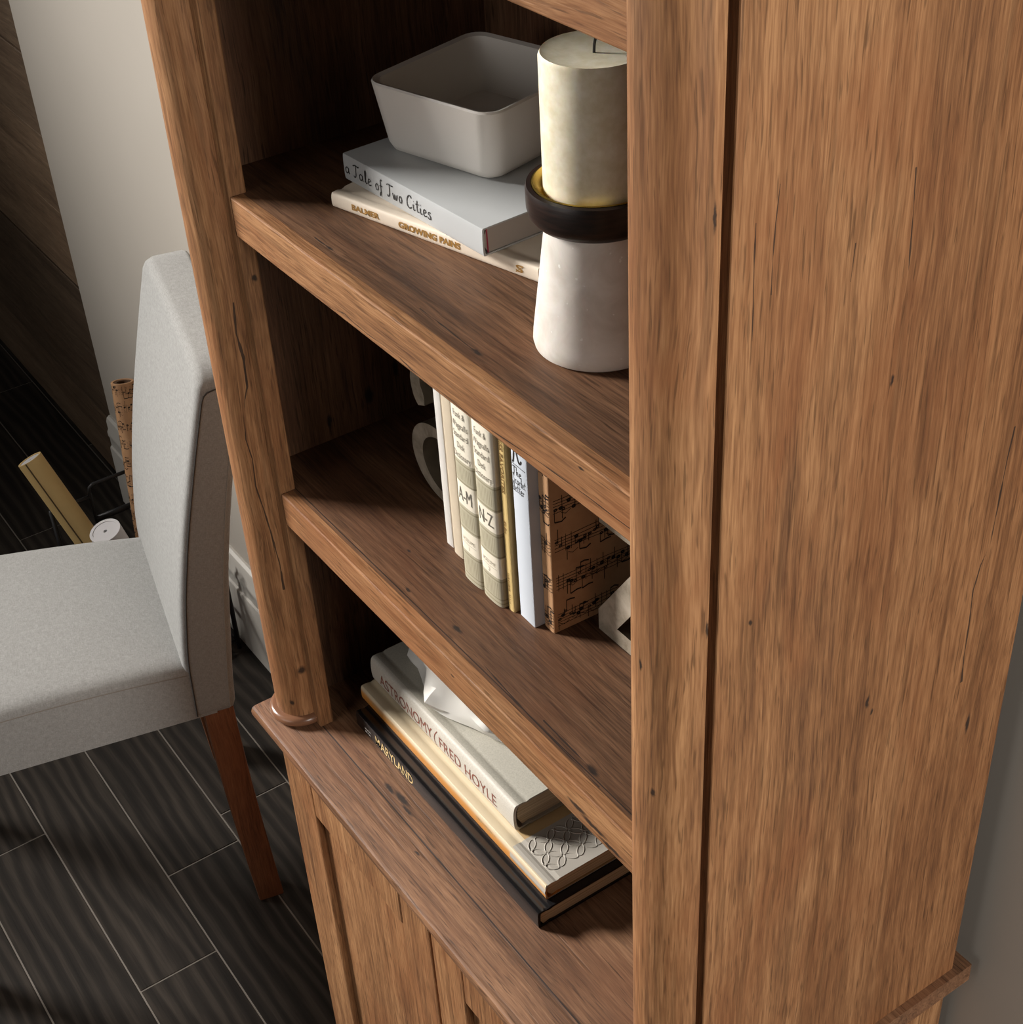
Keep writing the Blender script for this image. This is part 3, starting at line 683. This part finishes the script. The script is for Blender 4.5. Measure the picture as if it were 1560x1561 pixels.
zp = [(.0655, .001), (.150, .001), (.150, .014), (.0865, .014), (.1480, .103), (.1480, .121), (.0685, .121), (.0685, .108), (.1270, .108), (.0655, .020)]
add_prism(bm, [(x-.108, z) for x, z in zp], -.028, .028, 'y'); bevel_edges(bm, .0009)
o = fin('letter_bookend', bm, METAL, smooth=40); o.location = (.108, -.170, zM); tag(o, 'aged metal bookend shaped like a lower-case letter z', 'bookend'); shade_sides(o)

# --- cabinet top: flat stack of three books
t = NT('gloss_black'); t.b.inputs['Base Color'].default_value = (.008, .008, .009, 1); t.b.inputs['Roughness'].default_value = .22; t.b.inputs['Specular IOR Level'].default_value = .6; GB = t.m
rt, cv_ = book('black_book', 'glossy black book at the bottom of the stack on the cabinet top', .315, .0198, .215, GB, lie(-.2355, -.2815, zT+.0003), bulge=.0016, board=.0022)
L = [text_mesh('MARYLAND', .0172, lambda u, v: (u+.073, -.00025, v+.0096), .070, .0001)]
put('lettering', join(L), plain('gold_print', srgb(224, 196, 140), .5), cv_)
put('lettering', join([blurred_line(.0125, .0026, lambda u, v: (u+.024, -.00025, v+.0112), 3), blurred_line(.0125, .0026, lambda u, v: (u+.024, -.00025, v+.0072), 4)]), plain('white_print', srgb(214, 210, 204), .6), cv_)['kind'] = 'stuff'
zY = zT+.0203
t = NT('orange_cream_jacket'); v = t.obj(); sep = t.new('ShaderNodeSeparateXYZ'); t.link(v, sep.inputs[0])
n1 = t.noise(t.mapping(v, (14, 14, 60)), 1, 3, .5)
sp_ = t.ramp(t.math('ADD', sep.outputs[2], t.math('MULTIPLY', t.math('SUBTRACT', n1, .5), .003)), [(.0112, srgb(206, 138, 62)), (.0142, srgb(218, 196, 152)), (.0155, srgb(214, 198, 168))])
t.link(t.mix(t.math('LESS_THAN', sep.outputs[1], .0165), srgb(178, 148, 104), sp_), t.b.inputs['Base Color']); t.b.inputs['Roughness'].default_value = .5; JK = t.m
rt, cv_ = book('cream_orange_book', 'cream and orange jacketed book in the middle of the stack', .318, .0180, .190, JK, lie(-.2465, -.2672, zY), bulge=.0030)
put('lettering', blurred_line(.055, .0030, lambda u, v: spine(.0180, .003, .0120)(u+.045, v), 5), plain('tan_print', srgb(190, 166, 122), .6), cv_)['kind'] = 'stuff'
put('lettering', blurred_line(.030, .0030, lambda u, v: spine(.0180, .003, .0120)(u+.225, v), 6), MEMO['tan_print'], cv_)['kind'] = 'stuff'
# embossed grey sleeve over the end of the jacket
sleeve = bmesh.new(); xs0 = .2645
pts2 = [(.150, .0186), (.0165, .0186), (.0140, .0180), (.0120, .0176), (.0095, .0184), (.0060, .0186), (.0030, .0180), (.0005, .0150), (-.0006, .0100), (.0005, .0040), (.003, .0006), (.150, .0006)]
inn2 = [(a+(.0004 if a < .004 else 0), b-.0004 if b > .0100 else b+.0004*(b < .006)) for a, b in pts2]
Q = [[sleeve.verts.new((x_, a, b)) for a, b in pf] for x_ in (xs0, .3185) for pf in (pts2, inn2)]
for i in range(len(pts2)-1):
    sleeve.faces.new((Q[0][i], Q[0][i+1], Q[2][i+1], Q[2][i])); sleeve.faces.new((Q[1][i], Q[3][i], Q[3][i+1], Q[1][i+1]))
    sleeve.faces.new((Q[0][i], Q[1][i], Q[1][i+1], Q[0][i+1])); sleeve.faces.new((Q[2][i], Q[2][i+1], Q[3][i+1], Q[3][i]))
GS = plain('grey_embossed_paper', srgb(176, 170, 160), .45)
sl = put('sleeve', sleeve, GS, rt, 'pale grey paper sleeve embossed with interlocking petals')
bm = bmesh.new()   # embossed petal rings
for i in range(-1, 4):
    for j in range(0, 7):
        for q in range(4):
            a = q*math.pi/2+math.pi/4; c0 = (xs0+.004+i*.0205, .023+j*.0205)
            c = (c0[0]+.00725*math.cos(a), c0[1]+.00725*math.sin(a))
            oval = [(c[0]+.0062*math.cos(k*math.pi/8)*math.cos(a)-.0031*math.sin(k*math.pi/8)*math.sin(a), c[1]+.0062*math.cos(k*math.pi/8)*math.sin(a)+.0031*math.sin(k*math.pi/8)*math.cos(a)) for k in range(17)]
            if min(o_[0] for o_ in oval) < xs0+.001 or max(o_[0] for o_ in oval) > .317: continue
            add_tube(bm, [(x, y, .0185) for x, y in oval], .00060, 6)
e = fin('embossing', bm, GS, sl, smooth=True); e['kind'] = 'stuff'
zA = zY+.0183
t = NT('grey_cloth'); v = t.obj(); n1 = t.noise(v, 700, 2, .5); sep = t.new('ShaderNodeSeparateXYZ'); t.link(v, sep.inputs[0])
top = t.ramp(n1, [(.3, srgb(166, 162, 150)), (.7, srgb(182, 178, 166))]); spn = t.ramp(n1, [(.3, srgb(196, 190, 178)), (.7, srgb(208, 203, 192))])
t.link(t.mix(t.math('LESS_THAN', sep.outputs[1], .0065), top, spn), t.b.inputs['Base Color']); t.b.inputs['Roughness'].default_value = .55; GC = t.m
rt, cv_ = book('thick_grey_book', 'thick light grey book with red-brown spine lettering on top of the stack', .2505, .0318, .175, GC, lie(-.2450, -.2535, zA), bulge=.0062, board=.0022, over=.003)
rb = plain('red_brown_print', srgb(140, 84, 70), .65)
L = [text_mesh('ASTRONOMY', .0200, lambda u, v: spine(.0318, .0062, .0145)(u+.0655, v), .098, 0), text_mesh('FRED HOYLE', .0190, lambda u, v: spine(.0318, .0062, .0145)(u+.1745, v), .096, 0)]
L.append(bmesh.new()); add_ribbon(L[-1], smoothpath([(.1235, .0255), (.1195, .019), (.1180, .012), (.1195, .0055), (.122, .0035)], 4), .0010, lambda u, v: spine(.0318, .0062, 0)(u, v))
put('lettering', join(L), rb, cv_)
# white folded ceramic on the grey book
zW = zA+.0319
con = [(-.222, -.190), (-.216, -.213), (-.199, -.2215), (-.182, -.2270), (-.162, -.2345), (-.142, -.2400), (-.1225, -.2352), (-.102, -.2260), (-.086, -.2200), (-.068, -.2140), (-.052, -.200), (-.048, -.175), (-.060, -.150), (-.085, -.132), (-.12, -.124), (-.16, -.126), (-.195, -.142), (-.215, -.165)]
c0 = Vector((-.135, -.178)); rnd = random.Random(11); loops = []
for k, (z, sc, tw) in enumerate(((0, 1.0, 0), (.002, 1.06, 0), (.013, 1.09, .35), (.030, .95, .5), (.046, .98, -.4), (.057, .86, .5), (.060, .76, 0), (.046, .60, 0), (.030, .34, 0))):
    lp = []
    for i, p in enumerate(con):
        w = 1+.085*math.cos(6*2*math.pi*i/18+k*1.15)*(0 if k < 2 else 1)
        q = c0+(Vector(p)-c0)*sc*w; lp.append((q.x, q.y, zW+z+(.005*math.cos(6*2*math.pi*i/18+k*1.15+1.2) if 1 < k < 7 else 0)))
    loops.append(lp)
bm = bmesh.new(); loft(bm, loops); bmesh.ops.triangulate(bm, faces=bm.faces[:]); bmesh.ops.subdivide_edges(bm, edges=bm.edges[:], cuts=1, smooth=.35, use_grid_fill=True)
bmesh.ops.translate(bm, verts=bm.verts, vec=(-c0.x, -c0.y, -zW))
for v in bm.verts: v.co.z = max(v.co.z, 0)
o = fin('white_ceramic_ornament', bm, plain('white_bisque', srgb(240, 237, 230), .4), smooth=38); o.location = (c0.x, c0.y, zW)
tag(o, 'white folded ceramic ornament lying on the thick grey book', 'ornament')

# ------------------------------------------------------------------ chair
dch = Vector((-.23241566, -.97261655, 0))      # towards the chair's front
wch = Vector((-.97261655, .23241566, 0))       # towards its far side
A0 = Vector((-.7232, -.2900, 0))               # near rear-seat corner on the floor
CM = Matrix(((wch.x, dch.x, 0, A0.x), (wch.y, dch.y, 0, A0.y), (0, 0, 1, 0), (0, 0, 0, 1)))  # local x = width, y = forward, z = up
chair = thing('upholstered_chair', 'light grey linen side chair with brown wooden legs beside the bookcase', 'chair', mat=CM); reg(chair, CM)
t = NT('grey_linen'); v = t.obj()
wx = t.noise(t.mapping(v, (1500, 160, 1500)), 1, 2, .5); wy = t.noise(t.mapping(v, (160, 1500, 160)), 1, 2, .5); bl = t.noise(v, 160, 3, .6)
wz = t.math('MULTIPLY', t.math('ADD', wx, wy), .5)
t.link(t.ramp(t.math('ADD', t.math('MULTIPLY', wz, .8), t.math('MULTIPLY', bl, .2)), [(.36, srgb(128, 128, 125)), (.5, srgb(143, 143, 141)), (.64, srgb(157, 157, 155))]), t.b.inputs['Base Color'])
t.b.inputs['Roughness'].default_value = .9; t.b.inputs['Sheen Weight'].default_value = .25; t.b.inputs['Specular IOR Level'].default_value = .2; t.bump(wz, .5, .0006); LIN = t.m
CWD = .362
def lerp(tab, z):
    if z <= tab[0][0]: return tab[0][1]
    for (a, b), (c, d_) in zip(tab, tab[1:]):
        if z <= c: return b+(d_-b)*(z-a)/(c-a)
    return tab[-1][1]
SEAMY = smoothpath([(.39, .006), (.44, .004), (.501, .001), (.56, -.007), (.614, -.016), (.707, -.036), (.816, -.064), (.903, -.088), (.925, -.094)], 5)
REARY = smoothpath([(.39, -.048), (.45, -.053), (.50, -.059), (.564, -.067), (.64, -.078), (.757, -.102), (.86, -.128), (.925, -.146)], 5)
def grid_solid(bm, nx, ny, fn_top, fn_bot):
    T_ = [[bm.verts.new(fn_top(i/nx, j/ny)) for j in range(ny+1)] for i in range(nx+1)]
    B_ = [[bm.verts.new(fn_bot(i/nx, j/ny)) for j in range(ny+1)] for i in range(nx+1)]
    for i in range(nx):
        for j in range(ny):
            bm.faces.new((T_[i][j], T_[i+1][j], T_[i+1][j+1], T_[i][j+1])); bm.faces.new((B_[i][j], B_[i][j+1], B_[i+1][j+1], B_[i+1][j]))
    for i in range(nx):
        bm.faces.new((T_[i][0], B_[i][0], B_[i+1][0], T_[i+1][0])); bm.faces.new((T_[i][ny], T_[i+1][ny], B_[i+1][ny], B_[i][ny]))
    for j in range(ny):
        bm.faces.new((T_[0][j], T_[0][j+1], B_[0][j+1], B_[0][j])); bm.faces.new((T_[nx][j], B_[nx][j], B_[nx][j+1], T_[nx][j+1]))
# seat cushion, wider towards the front
SD = .44; ZB = .400
us = lambda a: .5-.5*math.cos(math.pi*a)
def seat_w(y): return .330+.15*max(0, y)
def seam_z(v): return .479+.018*math.sin(math.pi*min(1, .04+v*.85))**.7
def seat_top(u, v):
    y = -.022+(SD+.022)*v; wd = seat_w(y); x = .0012+wd*u
    r = .022; ed = min(wd*u, wd-wd*u); ez = r-math.sqrt(max(0, r*r-(r-min(r, ed))**2))
    ef = (1-v)*SD; ez2 = r-math.sqrt(max(0, r*r-(r-min(r, ef))**2))
    cr = .012*(1-(2*u-1)**2)*math.sin(math.pi*min(1, .12+v*.8))
    return (x, y, seam_z(v)+.006+cr-.006*u-.55*max(ez, ez2)+.55*0)
bm = bmesh.new(); grid_solid(bm, 28, 24, lambda u, v: seat_top(us(u), us(v)), lambda u, v: (.0012+seat_w(-.022+(SD+.022)*us(v))*us(u), -.022+(SD+.022)*us(v), ZB))
seat = fin('seat', bm, LIN, chair, smooth=50)
# backrest: front face leaning back, rounded top, boxed sides
TOPZ = .921
def bface(u, v, tab, add, bow):
    a = u; ex = 2*a-1; z = .398+(TOPZ-.003*ex*ex-.016*max(0, (abs(ex)-.80)/.20)**2-.398)*v
    return (CWD*a, lerp(tab, z)+add+bow*(1-ex*ex)*math.sin(math.pi*min(1, v+.05)), z)
bm = bmesh.new(); grid_solid(bm, 18, 28, lambda u, v: bface(u, v, SEAMY, .0075, .002), lambda u, v: bface(u, v, REARY, 0, -.004))
bevel_edges(bm, .010, 48)
back = fin('backrest', bm, LIN, chair, smooth=60)
wn_ = back.modifiers.new('weighted_normals', 'WEIGHTED_NORMAL'); wn_.weight = 80
seam_m = plain('seam_thread', srgb(62, 58, 54), .9)
bm = bmesh.new(); pl = [(-.0003, lerp(SEAMY, z)-.0005, z) for z in [.404+(.884-.404)*i/29 for i in range(30)]]
y9 = pl[-1][1]; pl += [(-.0003, y9-.003, .890), (-.0003, y9-.008, .8945), (-.0003, y9-.016, .8965), (-.0003, y9-.034, .897)]
add_tube(bm, pl, .00085, 6); put('seam', bm, seam_m, back, 'dark stitched seam along the near side of the backrest')
bm = bmesh.new(); add_tube(bm, [(-.0002, lerp(REARY, .405+.48*i/24)+.009, .405+.48*i/24) for i in range(25)], .0006, 6); put('seam', bm, plain('light_seam', srgb(150, 148, 142), .9), back)
bm = bmesh.new(); add_tube(bm, [(.0018, -.022+(SD+.022)*v_, seam_z(v_)-.0085) for v_ in [.06+.92*i/30 for i in range(31)]], .0011, 6); put('piping', bm, plain('linen_seam', srgb(128, 122, 114), .9), seat)
LEGM = wood('leg_wood', 2, (.27, .115, .052, 1), (.185, .074, .034, 1), (.085, .033, .017, 1), seed=9, gloss=.4, streak=.4)
def leg(x0, x1, yt0, yt1, yb0, yb1, xb0, xb1, ztop):
    bm = bmesh.new(); n = 8; loops = []
    for i in range(n+1):
        f = i/n; g = f**1.6; z = ztop*(1-f)
        loops.append([(x0+(xb0-x0)*f, yt0+(yb0-yt0)*g, z), (x1+(xb1-x1)*f, yt0+(yb0-yt0)*g, z), (x1+(xb1-x1)*f, yt1+(yb1-yt1)*g, z), (x0+(xb0-x0)*f, yt1+(yb1-yt1)*g, z)])
    loft(bm, loops); bevel_edges(bm, .003, 60); return fin('leg', bm, LEGM, chair, smooth=35)
leg(.003, .042, -.045, -.004, -.060, -.022, .006, .036, .402)
leg(CWD-.042, CWD-.003, -.045, -.004, -.060, -.022, CWD-.036, CWD-.006, .402)
w_ = seat_w(SD)
leg(.005, .045, SD-.055, SD-.012, SD-.045, SD-.018, .010, .036, .402)
leg(w_-.045, w_-.005, SD-.055, SD-.012, SD-.045, SD-.018, w_-.036, w_-.010, .402)

# ------------------------------------------------------------------ wire rack with paper rolls behind the chair
rk = reg(thing('wire_rack', 'black wire rack on the floor holding rolls of paper', 'rack', (-1.42, -.11, 0)))
BW = plain('black_wire', (.010, .010, .011, 1), .5)
xa, xb, ya, yb = -1.605, -1.27, -.215, -.030
def wire(name, pts, r): bm = bmesh.new(); add_tube(bm, pts, r, 8); fin(name, bm, BW, rk, True, smooth=True)
for x in (xa, xb):
    wire('side_loop', [(x, -.138, .004), (x, -.138, .206), (x, -.136, .217), (x, -.129, .222), (x, -.060, .222), (x, -.050, .217), (x, -.048, .206), (x, -.048, .004)], .0036)
    wire('side_rail', [(x, -.138, .146), (x, yb, .146)], .0060)
    wire('corner_post', [(x, ya, .0), (x, ya, .200)], .0045); wire('corner_post', [(x, yb, .0), (x, yb, .200)], .0045)
    wire('top_rail', [(x, ya, .198), (x, -.138, .198)], .004)
for z in (.020, .085): wire('front_rail', [(xa, ya, z), (xb, ya, z)], .004); wire('back_rail', [(xa, yb, z), (xb, yb, z)], .004)
for i in range(7): wire('floor_wire', [(xa+(xb-xa)*i/6, ya, .020), (xa+(xb-xa)*i/6, yb, .020)], .003)
def roll(name, label, p0, p1, r, mat, inner, seam=False, notes=False, solid=False):
    p0, p1 = Vector(p0), Vector(p1); L_ = (p1-p0).length
    q = (p1-p0).to_track_quat('Z', 'X').to_matrix().to_4x4(); Mx = Matrix.Translation(p0) @ q
    rt = thing(name, label, 'paper roll', mat=Mx); reg(rt, Mx)
    bm = bmesh.new(); add_lathe(bm, [(r*.80, 0), (r, 0), (r, L_), (r*.985, L_+.0003), (r*.80, L_)], n=40, closed=True); s = fin('paper', bm, mat, rt, smooth=30)
    bm = bmesh.new(); add_lathe(bm, [(r*(.12 if solid else .5), .003), (r*.80, .003), (r*.80, L_-.001), (r*(.12 if solid else .5), L_-.001)], n=32, closed=True); fin('inner_wraps', bm, inner, rt, smooth=30)
    if seam:
        a = R(seam); bm = bmesh.new(); add_box(bm, r-.0004, r+.0009, -.0012, .0012, 0, L_); bm.transform(Matrix.Rotation(a, 4, 'Z')); put('paper_edge', bm, plain('kraft_edge', srgb(88, 70, 44), .8), s)
    if notes:
        put('music_print', music(0, 2*math.pi*r*.98, .004, L_-.004, lambda u, v: ((r+.0003)*math.cos(u/r), (r+.0003)*math.sin(u/r), v), random.Random(5), period=.034), note_ink, s)
TANP = plain('tan_paper', srgb(206, 176, 118), .6, noise=(25, .06)); WHP = plain('white_roll_paper', srgb(206, 204, 206), .6)
roll('music_paper_roll', 'roll of brown wrapping paper printed with music notes against the wall', (-1.507, -.088, .024), (-1.603, -.030, .408), .0205, KRAFT, plain('dark_core', srgb(90, 64, 42), .9), notes=True)
roll('tan_paper_roll', 'plain tan paper roll leaning forward out of the wire rack', (-1.507, -.142, .026), (-1.633, -.220, .303), .0235, TANP, WHP, seam=-64, solid=True)
roll('white_paper_roll', 'short white paper roll in the wire rack', (-1.395, -.120, .026), (-1.385, -.184, .272), .028, WHP, WHP, solid=True)
